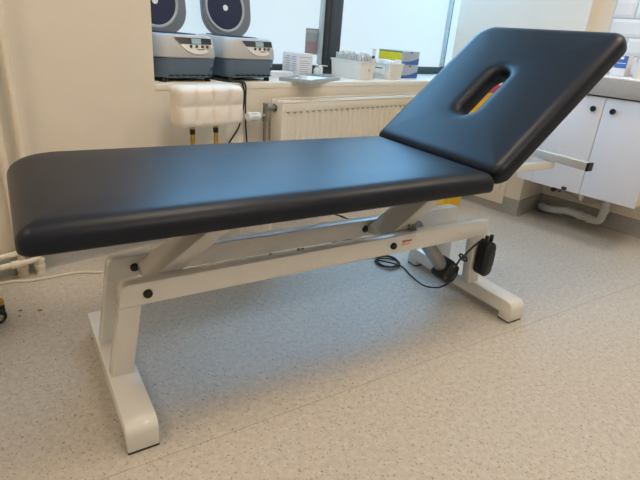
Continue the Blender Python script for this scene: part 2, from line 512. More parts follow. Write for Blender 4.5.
# ------------------------------------------------------------------ treatment couch
A = RAD(-11.5)
vx = Vector((cos(A), sin(A), 0)); ux = Vector((-sin(A), cos(A), 0))
BS, BN = .90, 1.325
bc = vx * BS + ux * BN
couch = thing('treatment_couch', 'long black padded treatment couch on a white steel frame with raised backrest', 'treatment couch', (bc.x, bc.y, 0), A)
def q(s, n, z): return Vector((s - BS, n - BN, z))
def bx(bm, s0, s1, n0, n1, z0, z1, **k): return box(bm, s0 - BS, s1 - BS, n0 - BN, n1 - BN, z0, z1, **k)
def bw(s, n, z=0.0):
    p = vx * s + ux * n; return Vector((p.x, p.y, z))
LEAD = [(1.53, 1.275, .145), (1.522, 1.265, 0.163), (1.516, 1.25, 0.191), (1.518, 1.24, 0.212), (1.497, 1.235, 0.226), (1.491, 1.235, 0.219), (1.511, 1.23, 0.199), (1.528, 1.225, 0.194), (1.514, 1.22, 0.214), (1.482, 1.215, 0.218), (1.499, 1.212, 0.236), (1.533, 1.208, 0.267), (1.566, 1.195, 0.300)]
CORD = [(1.455, 1.37, 0.025), (1.495, 1.33, 0.024), (1.515, 1.31, 0.038), (1.536, 1.285, 0.07), (1.54, 1.27, 0.11), (1.532, 1.27, 0.145)]
FN0, FN1 = 1.010, 1.622
def foot_profile():
    zt, r = .088, .032; n0, n1 = FN0 - BN, FN1 - BN; out = [(n0, .006)]
    for k in range(9):
        a = pi - k / 8 * pi / 2; out.append((n0 + r + r * cos(a), zt - r + r * sin(a)))
    for k in range(9):
        a = pi / 2 - k / 8 * pi / 2; out.append((n1 - r + r * cos(a), zt - r + r * sin(a)))
    out += [(n1, .006), (n1 - .055, .006), (n1 - .055, .030), (n0 + .055, .030), (n0 + .055, .006)]
    return out
for s0 in (.140, 1.586):
    b = NB(); prism(b, foot_profile(), 'x', s0 - BS, s0 + .080 - BS, bev=.004)
    fb = finish('foot_beam', b, 'white_steel', couch)
    for n0 in (FN0, FN1 - .055):
        b = NB(); bx(b, s0 + .001, s0 + .079, n0 + .001, n0 + .054, 0, .008, bev=.002); finish('rubber_foot', b, 'black_soft', fb)
# uprights lean inward; near and far frames: n ranges
NR = ((1.220, 1.262), (1.392, 1.434))
for (n0, n1) in NR:
    b = NB(); prism(b, [(.146 - BS, .082), (.206 - BS, .082), (.242 - BS, .3005), (.182 - BS, .3005)], 'y', n0 - BN, n1 - BN, bev=.004)
    finish('upright', b, 'white_steel', couch)
    b = NB(); prism(b, [(1.562 - BS, .082), (1.622 - BS, .082), (1.602 - BS, .2992), (1.542 - BS, .2992)], 'y', n0 - BN, n1 - BN, bev=.004)
    finish('upright', b, 'white_steel', couch)
    # rail with a rounded foot-end corner
    pts = [(.182 - BS, .300)]
    for k in range(7):
        a = pi - k / 6 * pi / 2 * .94
        pts.append((.214 - BS + .026 * cos(a), .340 + .026 * sin(a)))
    pts += [(1.605 - BS, .366), (1.618 - BS, .298), (.250 - BS, .300)]
    b = NB(); prism(b, pts, 'y', n0 - BN, n1 - BN, bev=.003)
    finish('rail', b, 'white_steel', couch)
# pivot bolts
for (s, n, sg) in ((.259, 1.220, -1), (1.112, 1.220, -1), (.262, 1.392, -1), (1.112, 1.392, -1), (.259, 1.434, 1), (1.112, 1.434, 1)):
    b = NB(); lathe(b, [(.0125, 0), (.0125, .006), (.010, .010), (0, .011)], q(s, n, .332), (0, sg, 0), 20)
    finish('pivot_bolt', b, 'black', couch)
# lifting arms: wide flat channels between the rails
for s in (.292, 1.142):
    p0 = Vector((s - BS, .334)); d = Vector((cos(RAD(34.5)), sin(RAD(34.5)))); nn = Vector((-d.y, d.x)); Lr = .385
    pts = []
    for (t, o) in ((-.012, -.021), (Lr, -.021), (Lr + .016, 0), (Lr, .021), (-.012, .021), (-.026, 0)):
        c = p0 + d * t + nn * o; pts.append((c.x, c.y))
    b = NB(); prism(b, pts, 'y', 1.266 - BN, 1.388 - BN, bev=.004)
    finish('lifting_arm', b, 'white_steel', couch)
# upper frame carrying the pads
b = NB()
for n in (1.200, 1.430):
    bx(b, .10, 1.40, n, n + .04, .525, .5725, bev=.004)
for s in (.10, .55, 1.00, 1.36):
    bx(b, s, s + .04, 1.24, 1.43, .53, .568, bev=.004)
finish('upper_frame', b, 'white_steel', couch)
# fixed head support: stem and cross bar with black end caps
b = NB(); bx(b, 1.38, 2.090, 1.305, 1.345, .520, .5555, bev=.003)
finish('support_stem', b, 'white_steel', couch)
b = NB(); bx(b, 2.056, 2.092, 1.142, 1.53, .5555, .590, bev=.003)
cb = finish('cross_bar', b, 'white_steel', couch)
for n0 in (1.134, 1.528):
    b = NB(); bx(b, 2.055, 2.093, n0, n0 + .010, .5545, .591, bev=.002); finish('end_cap', b, 'black', cb)
# pads
PN0, PW = 1.022, .645
b = NB(); pad_slab(b, 1.370, PW, .070, [.032, .03, .03, .14], .046, .010)
for v in b.verts: v.co += Vector((-.020 - BS, PN0 - BN, .638))
finish('seat_pad', b, 'leather', couch, ang=50)
# backrest: hinged slab at about 41 degrees
th = RAD(41)
b = NB(); pad_slab(b, .724, PW + .02, .073, [.045, .06, .09, .03], .040, .014, slot=(.340, .343, .122, .040))
Mb = Matrix.Translation(q(1.330, PN0, .634)) @ Matrix.Rotation(-th, 4, 'Y')
bmesh.ops.transform(b, matrix=Mb, verts=b.verts[:])
finish('backrest_pad', b, 'leather', couch, ang=50)
b = NB()
for y0 in (.12, .455):
    box(b, .06, .62, y0, y0 + .035, -.098, -.071, bev=.003)
box(b, .50, .535, .155, .455, -.098, -.071, bev=.003)
bmesh.ops.transform(b, matrix=Mb, verts=b.verts[:])
finish('backrest_frame', b, 'white_steel', couch)
b = NB(); a0 = Mb @ Vector((.515, .31, -.095)); a1 = q(1.62, 1.325, .54)
cyl(b, a1, a0, .011, 16); finish('gas_strut', b, 'grey_steel', couch)
# electric actuator with black motor head
b = NB(); cyl(b, q(1.305, 1.322, .345), q(1.472, 1.305, .148), .029, 24, bev=.003)
act = finish('actuator', b, 'grey_steel', couch)
b = NB()
Mm = Matrix.Translation(q(1.497, 1.300, .125)) @ Matrix.Rotation(RAD(38), 4, 'Y') @ Matrix.Rotation(RAD(12), 4, 'Z')
box(b, -.045, .045, -.036, .036, -.046, .046, bev=.012, seg=3, mtx=Mm)
box(b, -.030, .060, -.028, .028, .004, .044, bev=.008, seg=3, mtx=Mm)
mo = finish('motor_head', b, 'black', act)
for (x, z) in ((-.030, -.032), (.028, -.032), (-.030, .028), (.032, .012)):
    b = NB(); lathe(b, [(.0048, 0), (.0048, .003), (0, .0035)], Mm @ Vector((x, -.036, z)), (Mm.to_3x3() @ Vector((0, -1, 0))), 12)
    finish('screw', b, 'chrome', mo)
b = NB(); pth = smooth_path([q(*p) for p in LEAD])
tube(b, pth, .0040, 8); finish('motor_lead', b, 'black_soft', act)
b = NB(); bx(b, 1.208, 1.236, 1.240, 1.262, .366, .372, bev=.001)
for s in (1.211, 1.222, 1.233):
    cyl(b, q(s, 1.25, .37), q(s + (s - 1.222) * .8, 1.25, .388), .0045, 10)
finish('cable_clip', b, 'nickel', couch)
b = NB(); bx(b, 1.150, 1.200, 1.2186, 1.2204, .323, .349, bev=.0005)
st = finish('maker_sticker', b, 'sticker', couch)
b = NB(); bx(b, 1.153, 1.163, 1.2180, 1.2188, .338, .347); bx(b, 1.165, 1.197, 1.2180, 1.2188, .3395, .3455)
for z in (.333, .329): bx(b, 1.153, 1.186 + .008 * random.random(), 1.2180, 1.2188, z, z + .0012)
finish('sticker_print', b, 'sticker_red', st)
# screws on the rails' tops
for (s, n) in ((.640, 1.258), (.740, 1.258), (.756, 1.258)):
    b = NB(); lathe(b, [(.0045, 0), (.0045, .004), (0, .005)], q(s, n - .006, .366), (0, 0, 1), 12); finish('rail_screw', b, 'nickel', couch)

# black hand control hanging at the head-end upright
hc = thing('hand_control', 'black oblong hand control hanging from the head end of the couch frame', 'remote control', tuple(bw(1.588, 1.185, .217)), A)
b = NB()
ol = rrect(-.030, .030, -.078, .072, .029, 8)
rg = [[(x, -.020, z) for x, z in inset(ol, .012)], [(x, -.026, z) for x, z in inset(ol, .020)]]
loft(b, [[(x * 1, .030, z) for x, z in inset(ol, .008)], [(x, .024, z) for x, z in ol], [(x, -.018, z) for x, z in ol], [(x, -.026, z) for x, z in inset(ol, .008)], [(x, -.028, z) for x, z in inset(ol, .018)]])
finish('casing', b, 'black', hc)
b = NB()
for x in (-.016, .012): cyl(b, (x, .0, .07), (x, .0, .098), .008, 12, bev=.002)
finish('strain_relief', b, 'black_soft', hc)
b = NB(); box(b, -.02, .02, -.0295, -.027, -.03, .03, bev=.001); finish('button_strip', b, 'black_soft', hc)

# black power cord: coil on the floor and the lead to the couch motor
def loc(p): 
    d = Vector((p[0], p[1], 0)) - bc
    return Vector((d.dot(vx), d.dot(ux), p[2]))
b = NB(); path = []
for k in range(64):
    a = k / 63 * 2 * pi * 3.05 + 2.2; rr = .052 + .004 * sin(k * .7)
    path.append(Vector((1.775 + rr * cos(a) + .006 * sin(k * .23), 1.315 + rr * 1.05 * sin(a), .005 + .0065 * (k / 63) * 2.2)))
full = [loc(p) for p in path] + smooth_path([loc(path[-1]), loc((1.80, 1.255, .008)), loc((1.765, 1.17, .006))] + [q(*p) for p in CORD], 10)[1:]
tube(b, full, .0036, 8)
lead = smooth_path([loc(p) for p in (path[0], (1.79, 1.389, .005), (1.722, 1.421, .005), (1.634, 1.439, .005), (1.58, 1.475, .005), (1.629, 1.581, .005), (1.749, 1.653, .005), (1.842, 1.632, .005), (1.95, 1.66, .005), (2.05, 1.85, .005), (2.0, 2.11, .005))], 8)
tube(b, lead, .0045, 8)
finish('power_cord', b, 'black_soft', couch)

# ------------------------------------------------------------------ window sill: centrifuges
def centrifuge(loc, label, lead, lx):
    t = thing('centrifuge', label, 'centrifuge', loc, 0, 'bench centrifuges on the sill')
    Wd, Dp = .31, .36
    def ring(z, d=0.0, bow=0.0, r=.05):
        pts = rrect(-Wd / 2 + d, Wd / 2 - d, d, Dp - d, r, 8)
        return [(x, y - (bow * (1 - (x / (Wd / 2)) ** 2) if y < Dp / 2 else 0), z) for x, y in pts]
    b = NB(); loft(b, [ring(.016, .022, .0), ring(.022, .012, .002), ring(.060, .006, .006), ring(.104, .0, .012), ring(.107, .004, .012)])
    low = finish('lower_casing', b, 'cent_low', t)
    for i in range(7):
        x = -.10 + i * .033
        b2 = NB(); box(b2, x, x + .018, -.0045, .01, .028, .034)
        finish('vent_slot', b2, 'black', low, smooth=False)
    b = NB(); loft(b, [ring(.107, .002, .012), ring(.112, -.003, .014), ring(.150, .0, .013), ring(.192, .010, .010), ring(.203, .018, .008), ring(.206, .03, .006)])
    upc = finish('upper_casing', b, 'cent_up', t)
    # chamber opening with a dark bowl on top
    b = NB(); lathe(b, [(.118, .2062), (.118, .2085), (.104, .2085), (.100, .2075), (.02, .2072), (0, .2072)], (0, .17, 0), (0, 0, 1), 40); finish('rotor_bowl', b, 'cent_in', t)
    # control panel: dark display band, white apron, lcd, four buttons
    def face_y(x, z): return .010 + -.0135 * (1 - (x / (Wd / 2)) ** 2) - .004 + (z - .15) * .19
    def strip(name, poly, m, off, par):
        bb = NB(); 
        f = [bb.verts.new((x, face_y(x, z) - off - .004, z)) for x, z in poly]; bk = [bb.verts.new((x, face_y(x, z) + .004, z)) for x, z in poly]
        n = len(poly); bb.faces.new(f); bb.faces.new(bk[::-1])
        for i in range(n): bb.faces.new([f[i], f[(i + 1) % n], bk[(i + 1) % n], bk[i]])
        return finish(name, bb, m, par, smooth=False)
    white = [(-.074, .196), (.116, .196), (.120, .170)]
    for k in range(9):
        a = k / 8 * pi / 2; white.append((.042 + .078 * cos(a), .166 - .040 * sin(a)))
    white += [(.02, .1275), (-.012, .137), (-.042, .160)]
    pn = strip('control_panel', white, 'panel_white', .0, t)
    strip('display_band', [(-.072, .195), (.115, .195), (.118, .168), (-.046, .168)], 'panel_dark', .0015, pn)
    strip('screen', [(.010, .192), (.058, .192), (.059, .170), (.011, .170)], 'lcd', .003, pn)
    for x in (.005, .035, .065, .092):
        bb = NB(); zc = .1585; lathe(bb, [(.0068, 0), (.0068, .0025), (.005, .0035), (0, .0035)], (x, face_y(x, zc) - .003, zc), (0, -1, .1), 16)
        finish('button', bb, 'button', pn)
    bb = NB()
    for i, x in enumerate((.040, .046, .052, .058, .064, .070)):
        box(bb, x, x + .004, face_y(x, .146) - .0052, face_y(x, .146), .1445, .148)
    finish('panel_print', bb, 'button', pn, smooth=False)
    # small switch on the lower casing
    bb = NB(); box(bb, .118, .126, .002, .012, .055, .070, bev=.001); finish('side_mark', bb, 'button', low)
    for (x, y) in ((-.115, .035), (.115, .035), (-.115, .31), (.115, .31)):
        bb = NB(); lathe(bb, [(.014, 0), (.016, .004), (.013, .018), (.011, .020)], (x, y, 0), (0, 0, 1), 16); finish('foot', bb, 'black', t)
    # open lid: rounded shell standing on the rear hinge
    hin = Vector((lx, .315, .195)); tilt = Matrix.Translation(hin) @ Matrix.Rotation(RAD(-8), 4, 'X')
    ol = rrect(-.154, .154, 0, .32, [.12, .12, .10, .10], 12)
    def lr(d, y): return [(x, y, z) for x, z in inset(ol, d)]
    bb = NB(); loft(bb, [lr(.014, 0), lr(.004, .002), lr(0, .010), lr(.004, .034), lr(.03, .052), lr(.06, .058)])
    bmesh.ops.transform(bb, matrix=tilt, verts=bb.verts[:]); lid = finish('lid', bb, 'cent_lid', t)
    c = tilt @ Vector((-.018, 0.001, .150)); ax = (tilt.to_3x3() @ Vector((0, -1, 0)))
    bb = NB(); lathe(bb, [(.124, 0), (.124, .006), (.118, .008), (.110, .004), (.110, 0)], c, ax, 48); finish('lid_seal', bb, 'cent_rim', lid)
    bb = NB(); lathe(bb, [(.110, 0.001), (.110, .004), (.0, .004)], c, ax, 48); ln = finish('lid_liner', bb, 'cent_in', lid)
    bb = NB(); lathe(bb, [(.015, 0.004), (.015, .0055), (0, .0055)], tilt @ Vector((-.018, 0, .149)), ax, 24); finish('sight_glass', bb, 'paper', lid)
    for x in (-.07, .05):
        bb = NB(); cyl(bb, (x, .325, .20), (x + .03, .325, .20), .012, 14); finish('hinge', bb, 'cent_lid', t)
    bb = NB(); tube(bb, [p - Vector(loc) for p in smooth_path(lead)], .0042, 8); finish('power_lead', bb, 'black_soft', t)
    return t
centrifuge((1.222, 2.185, ZS), 'grey bench centrifuge with open lid at the left end of the sill',
    [(1.30, 2.36, ZS + .014), (1.395, 2.30, ZS + .006), (1.42, 2.17, ZS + .005), (1.47, 2.15, ZS + .004), (1.490, 2.138, .735), (1.492, 2.130, .66), (1.463, 2.128, .54), (1.392, 2.128, .44), (1.34, 2.13, .30), (1.33, 2.13, .12)], .025)
centrifuge((1.585, 2.190, ZS), 'grey bench centrifuge with open lid, right of its twin and nearer the carton',
    [(1.47, 2.33, ZS + .014), (1.425, 2.26, ZS + .006), (1.450, 2.175, ZS + .006), (1.488, 2.160, ZS + .006), (1.502, 2.134, .738), (1.506, 2.138, .66), (1.510, 2.138, .54), (1.520, 2.138, .42), (1.53, 2.14, .12)], .068)
# carton, flat block, tray, papers, vials
ct = thing('carton', 'small white printed carton standing on the sill behind the grey tray', 'box', (2.045, 2.375, ZS))
b = NB(); box(b, 0, .118, 0, .145, 0, .134, bev=.002); finish('carton_body', b, 'carton', ct)
b = NB()
for i in range(8):
    z = .020 + i * .013; box(b, -.0008, .0005, .018, .060 - .01 * (i % 3), z, z + .005); box(b, -.0008, .0005, .075, .125 - .012 * (i % 2), z, z + .005)
for i in range(7):
    z = .018 + i * .012; box(b, .016, .080 + .01 * (i % 3), -.0008, .0005, z, z + .003)
box(b, .010, .108, -.0008, .0005, .112, .115)
finish('printed_lines', b, 'print', ct, smooth=False)
b = NB(); box(b, 1.815, 2.005, 2.36, 2.46, ZS, ZS + .030, bev=.002)
tag(finish('flat_carton', b, 'carton'), 'low flat white carton lying between the right centrifuge and the tall white carton', 'box')
tr = thing('tray', 'flat grey tray jutting over the sill edge in front of the white carton', 'tray', (2.015, 2.215, ZS + .001), RAD(22))
b = NB(); box(b, -.215, .215, -.092, .092, 0, .008, bev=.002)
for (x0, x1, y0, y1) in ((-.215, .215, -.092, -.084), (-.215, .215, .084, .092), (-.215, -.207, -.084, .084), (.207, .215, -.084, .084)):
    box(b, x0, x1, y0, y1, .006, .020, bev=.002)
finish('tray_body', b, 'tray', tr)
b = NB()
cc = Vector((1.985, 2.185))
Mp = Matrix.Translation((2.02, 2.215, ZS + .0095)) @ Matrix.Rotation(RAD(24), 4, 'Z')
box(b, -.10, .12, -.07, .07, 0, .004, bev=.001, mtx=Mp)
tag(finish('paper_stack', b, 'paper'), 'small stack of white paper slips lying in the grey tray', 'paper')
b = NB(); Mp2 = Matrix.Translation((1.95, 2.215, ZS + .0138)) @ Matrix.Rotation(RAD(20), 4, 'Z')
box(b, -.035, .035, -.012, .012, 0, .012, bev=.003, mtx=Mp2)
tag(finish('swab_packet', b, 'white_plastic'), 'little white sealed packet on top of the papers in the tray', 'packet')
for (x, y, hgt, lab) in ((2.262, 2.44, .060, 'small clear glass vial next to the white carton'), (2.318, 2.47, .072, 'taller clear glass vial by the dark window post')):
    v = thing('glass_vial', lab, 'vial', (x, y, ZS), group='glass vials on the sill')
    b = NB(); lathe(b, [(.017, 0), (.019, .004), (.019, hgt * .7), (.010, hgt * .82), (.010, hgt * .92)], (0, 0, 0), (0, 0, 1), 20); finish('vial_body', b, 'tube', v)
    b = NB(); lathe(b, [(.0115, hgt * .9), (.0115, hgt), (0, hgt)], (0, 0, 0), (0, 0, 1), 20); finish('vial_cap', b, 'chrome', v)
b = NB(); cyl(b, (2.29, 2.52, ZS + .062), (2.385, 2.47, ZS + .058), .0028, 8)
# stick lies across the vial cap and the tub rim
tag(finish('thin_stick', b, 'white_plastic'), 'thin white stick poking out from the tube tub towards the window post', 'stick')

# notice on the glass
nt_ = thing('notice', 'grey and dull red notice stuck on the frosted pane left of the window post', 'notice', (2.360, YG + .004, .865))
b = NB(); box(b, -.062, .062, 0, .002, 0, .160, bev=.0005); finish('notice_card', b, 'notice_grey', nt_, smooth=False)
b = NB(); box(b, -.056, .056, -.0012, .0005, .012, .080); finish('notice_print', b, 'notice_red', nt_, smooth=False)
b = NB(); box(b, -.056, .056, -.0012, .0005, .135, .150); finish('notice_heading', b, 'tray', nt_, smooth=False)

# white tubs
def tub(name, label, loc, wx, wy, hgt, taper=.010):
    t = thing(name, label, 'tub', loc, 0, 'white tubs on the sill')
    def rr(d, z, r=.014): return [(x, y, z) for x, y in rrect(d, wx - d, d, wy - d, r, 5)]
    b = NB()
    loft(b, [rr(taper, 0), rr(taper - .002, .003), rr(.001, hgt - .008), rr(-.004, hgt - .008), rr(-.004, hgt), rr(.003, hgt), rr(taper + .002, .005)])
    finish('tub_body', b, 'white_plastic', t)
    return t
t1 = tub('storage_tub', 'white tub packed with clear test tubes, left of the other tub', (2.41, 2.200, ZS), .152, .275, .112)
b = NB(); lathe(b, [(.006, 0), (.006, .001), (0, .001)], (.085, -.0005 + .004, .06), (0, -1, 0), 12); box(b, .082, .086, .0, .004, .052, .07)
finish('tub_mark', b, 'print', t1)
t2 = tub('storage_tub', 'white tub of packets with a label holder, in front of the glove boxes', (2.690, 2.195, ZS), .150, .22, .104)
b = NB(); box(b, -.006, .004, .045, .165, .030, .085, bev=.002); lh = finish('label_holder', b, 'white_plastic', t2)
b = NB(); box(b, -.0075, -.005, .06, .14, .066, .074); finish('label_strip', b, 'green_print', lh, smooth=False)
# test tubes standing in the first tub: one built, the rest copied
tb = thing('test_tube', 'clear test tube standing upright in the packed white tub', 'test tube', (2.435, 2.235, ZS + .006), group='test tubes in the white tub')
b = NB(); lathe(b, [(0, 0), (.005, .002), (.0075, .008), (.0075, .118), (.0085, .120), (.0085, .126), (0, .126)], (0, 0, 0), (0, 0, 1), 12)
finish('tube_glass', b, 'tube', tb)
b = NB(); lathe(b, [(.0088, .120), (.0088, .126), (.006, .1275), (0, .1275)], (0, 0, 0), (0, 0, 1), 12); finish('tube_cap', b, 'white_plastic', tb)
for i in range(5):
    for j in range(11):
        if i == 0 and j == 0: continue
        copy_tree(tb, (2.435 + i * .0245 + random.uniform(-.002, .002), 2.235 + j * .0205 + random.uniform(-.002, .002), ZS + .014 + random.uniform(0, .022)))
sy = thing('syringe', 'taller clear syringe sticking up at the near corner of the tube tub', 'syringe', (2.540, 2.2225, ZS + .006))
b = NB(); lathe(b, [(.004, 0), (.010, .02), (.0105, .175), (.015, .177), (.015, .181), (0, .181)], (0, 0, 0), (.03, 0, 1), 16); finish('barrel', b, 'tube', sy)
b = NB(); lathe(b, [(.0108, .125), (.0108, .140)], (0, 0, 0), (.03, 0, 1), 16); finish('plunger_seal', b, 'button', sy)
# packets in the second tub
pk = None
k = 0
for i in range(3):
    for j in range(4):
        b = NB(); Mk = Matrix.Translation((2.722 + i * .042, 2.228 + j * .05, ZS + .062 + random.uniform(0, .012))) @ Matrix.Rotation(random.uniform(-.12, .12), 4, 'Y') @ Matrix.Rotation(random.uniform(-.1, .1), 4, 'Z')
        box(b, -.016, .016, -.018, .018, -.05, .052, bev=.005, mtx=Mk)
        tag(finish('sterile_packet', b, 'paper'), 'white paper packet standing in the tub with the label holder', 'packet', 'packets in the white tub')
# glove boxes
def glove(loc, label, lid):
    t = thing('glove_box', label, 'box', loc, 0, 'glove boxes by the window')
    wx, wy, hh = .19, .22, .090
    b = NB(); box(b, 0, wx, 0, wy, 0, hh, bev=.002); finish('box_body', b, 'grey_print', t)
    pts = [(.0, .0)] + [(wx, 0), (wx, .044)] + [(wx * (1 - k / 8), .044 - .026 * sin(k / 8 * pi * .6)) for k in range(1, 8)] + [(0, .018)]
    b = NB(); prism(b, [(x, z + .002) for x, z in pts], 'y', -.001, .001); finish('blue_wave', b, 'blue_print', t, smooth=False)
    if lid:
        b = NB(); box(b, -.001, .001, .012, wy - .004, .012, hh - .012); finish('yellow_label', b, 'yellow_print', t, smooth=False)
        b = NB(); box(b, -.0012, .0008, .004, wy - .002, hh - .012, hh - .004); finish('green_edge', b, 'green_print', t, smooth=False)
    else:
        b = NB(); box(b, -.001, .001, .012, wy - .004, .012, hh - .012); finish('side_label', b, 'blue_print', t, smooth=False)
    b = NB(); box(b, wx * .5 - .012, wx * .5 + .012, -.001, .001, hh - .012, hh - .004); finish('front_mark', b, 'button', t, smooth=False)
    return t
glove((2.925, 2.285, ZS), 'lower grey and blue glove box at the bottom of the stack of two', False)
glove((2.920, 2.283, ZS + .0905), 'upper glove box with a yellow side, on top of the other box', True)

# ------------------------------------------------------------------ radiator
rad = thing('radiator', 'white steel panel radiator with vertical ribs below the window sill', 'radiator', (1.663, 2.03, 0))
RL = 1.22
def rx(i): return i
b = NB()
prof = []; x = .0; pitch = .0445
prof.append((0, 0))
xg = .042
while xg < RL - .03:
    prof += [(xg - .014, 0), (xg - .006, .0075), (xg + .006, .0075), (xg + .014, 0)]
    xg += pitch
prof.append((RL, 0))
# ribbed front between z .16 and .615, plain bands above and below
front = [(px, py) for px, py in prof]
poly = front + [(RL, .018), (0, .018)]
prism(b, poly, 'z', .165, .612)
box(b, 0, RL, 0, .018, .612, .655, bev=.004); box(b, 0, RL, 0, .018, .125, .165, bev=.004)
fp = finish('front_panel', b, 'white_enamel', rad, ang=25)
xg = .042
while xg < RL - .03:
    b = NB(); box(b, xg - .007, xg + .007, .0004, .006, .606, .612); xg += pitch
    finish('rib_slot', b, 'rad_slot', fp, smooth=False)
b = NB(); box(b, .004, RL - .004, .078, .094, .13, .65, bev=.004); finish('rear_panel', b, 'white_enamel', rad)
b = NB(); box(b, -.003, .006, -.001, .096, .13, .657, bev=.002); finish('side_cover', b, 'white_enamel', rad)
b = NB(); box(b, RL - .006, RL + .003, -.001, .096, .13, .657, bev=.002); finish('side_cover', b, 'white_enamel', rad)
b = NB()
box(b, -.004, RL + .004, .000, .014, .656, .664, bev=.002); box(b, -.004, RL + .004, .086, .098, .656, .672, bev=.002)
for i in range(40):
    xx = .01 + i * (RL - .02) / 39; box(b, xx - .003, xx + .003, .012, .088, .657, .662)
box(b, 0, RL, .040, .062, .656, .6635)
finish('top_grille', b, 'white_enamel', rad)
# valve, thermostat head, feed pipe
b = NB(); cyl(b, (-.062, .060, .628), (0, .060, .628), .014, 16, bev=.002); cyl(b, (-.066, .060, .56), (-.066, .060, .655), .013, 16, bev=.002)
cyl(b, (-.066, .060, .590), (-.105, .060, .590), .012, 16)
lathe(b, [(.022, 0), (.022, .006), (.016, .010)], (-.010, .060, .628), (1, 0, 0), 6)
vl = finish('valve_body', b, 'nickel', rad)
b = NB(); lathe(b, [(.016, 0), (.021, .006), (.0215, .020), (.0235, .026), (.0235, .070), (.021, .078), (0, .080)], (-.100, .060, .590), (-1, 0, 0), 24)
hd = finish('thermostat_head', b, 'white_plastic', rad)
for k in range(8):
    a = k / 8 * 2 * pi; b = NB(); box(b, -.165, -.128, -.0015, .0015, .0225, .0250, mtx=Matrix.Translation((0, .060, .590)) @ Matrix.Rotation(a, 4, 'X')); finish('grip_ridge', b, 'print', hd, smooth=False)
b = NB(); cyl(b, (-.066, .060, 0.0), (-.066, .060, .56), .0085, 14); finish('feed_pipe', b, 'nickel', rad)
b = NB()
for xx in (.15, RL - .15):
    b = NB(); box(b, xx - .015, xx + .015, .094, .1185, .2, .6); finish('wall_bracket', b, 'white_enamel', rad)

# riser pipes at the left
for k, (px, py, zb, lab) in enumerate(((.462, 2.100, .075, 'white vertical heating pipe nearer the window niche, with a collar at the floor'), (.402, 2.118, .110, 'white vertical heating pipe at the far left, with a collar at the floor'))):
    t = thing('heating_pipe', lab, 'pipe', (px, py, 0), 0, 'white heating risers')
    b = NB(); cyl(b, (0, 0, 0), (0, 0, ZC - .001), .0125, 18); finish('riser', b, 'white_pipe', t)
    b = NB(); lathe(b, [(.020, 0), (.020, .012), (.017, .015), (.017, .022), (.021, .025), (.021, .040), (.017, .044), (.017, .052), (.0205, .056), (.0205, .066), (.013, .070)], (0, 0, 0), (0, 0, 1), 20); finish('floor_collar', b, 'white_pipe', t)
    b = NB(); yy = -.0 
    tube(b, fillet_path([(0, -.0, zb), (-.022, -.024, zb), (-.06, -.026, zb), (-2.2, -.026, zb)], .02), .0115, 14); finish('branch_pipe', b, 'white_pipe', t)
    b = NB(); lathe(b, [(.015, 0), (.015, .03)], (-.075, -.026, zb), (-1, 0, 0), 16); finish('pipe_joint', b, 'white_pipe', t)

# white flex on the floor at the left
b = NB(); tube(b, smooth_path([(-.6, 2.06, .005), (.0, 2.10, .005), (.312, 2.085, .005), (.407, 2.045, .005), (.498, 2.03, .005), (.592, 2.01, .005), (.67, 1.96, .005), (.80, 1.93, .005), (1.0, 2.0, .005), (1.1, 2.10, .005)]), .005, 8)
tag(finish('flex', b, 'white_pipe'), 'thin white cable lying on the floor in front of the wall at the left', 'cord')

# ------------------------------------------------------------------ quilted chair behind the couch
ch = thing('quilted_chair', 'white quilted chair with gold posts standing behind the couch against the wall', 'chair', (1.19, 1.98, 0))
def quilt(bm, x0, x1, z0, z1, cols, rows, yf, yb_, r, puff):
    nx, nz = cols * 8, sum(8 for _ in rows)
    # front surface grid with puffs and a rounded border
    def hz(t):  # rows are fractions
        acc = 0
        for fr in rows:
            if t <= acc + fr + 1e-9: return (t - acc) / fr
            acc += fr
        return 1
    V = []
    NX, NZ = cols * 10, 28
    for j in range(NZ + 1):
        row = []
        for i in range(NX + 1):
            u = i / NX; v = j / NZ
            x = x0 + (x1 - x0) * u; z = z0 + (z1 - z0) * v
            pu = abs(sin(pi * (u * cols))) ** .45; pv = abs(sin(pi * hz(v))) ** .45
            dx = min(x - x0, x1 - x); dz = min(z - z0, z1 - z)
            # rounded corner squeeze
            cx = min(max(x, x0 + r), x1 - r); cz = min(max(z, z0 + r), z1 - r)
            d = math.hypot(x - cx, z - cz)
            if d > 1e-9 and abs(x - cx) > 1e-9 and abs(z - cz) > 1e-9:
                m_ = max(abs(x - cx), abs(z - cz)); k_ = m_ / d
                x = cx + (x - cx) * k_; z = cz + (z - cz) * k_
            edge = min(1, min(dx, dz) / .018)
            y = yf + (1 - math.sqrt(max(0, 1 - (1 - edge) ** 2))) * .02 - puff * pu * pv * edge + puff
            row.append(bm.verts.new((x, y, z)))
        V.append(row)
    for j in range(NZ):
        for i in range(NX): bm.faces.new([V[j][i], V[j][i + 1], V[j + 1][i + 1], V[j + 1][i]])
    border = V[0][:] + [V[j][NX] for j in range(1, NZ + 1)] + V[NZ][:NX][::-1] + [V[j][0] for j in range(1, NZ)][::-1]
    back = [bm.verts.new((v.co.x, yb_, v.co.z)) for v in border]
    n = len(border)
    for i in range(n): bm.faces.new([border[(i + 1) % n], border[i], back[i], back[(i + 1) % n]])
    bm.faces.new(back)
b = NB(); quilt(b, -.150, .188, .582, .757, 4, (.52, .48), -.03, .055, .028, .014)
bk = finish('backrest', b, 'quilt', ch, ang=60)
b = NB(); box(b, -.1525, .1905, -.002, .010, .670, .676, bev=.002); finish('seam_piping', b, 'quilt', bk)
for x in (-.065, .055):
    b = NB(); tube(b, fillet_path([(x, .02, .60), (x, .02, .46), (x, -.06, .425)], .03), .010, 12); finish('back_post', b, 'gold', ch)
    b = NB(); lathe(b, [(.0125, 0), (.0125, .022)], (x, .02, .548), (0, 0, 1), 14); finish('post_sleeve', b, 'black', ch)
b = NB(); 
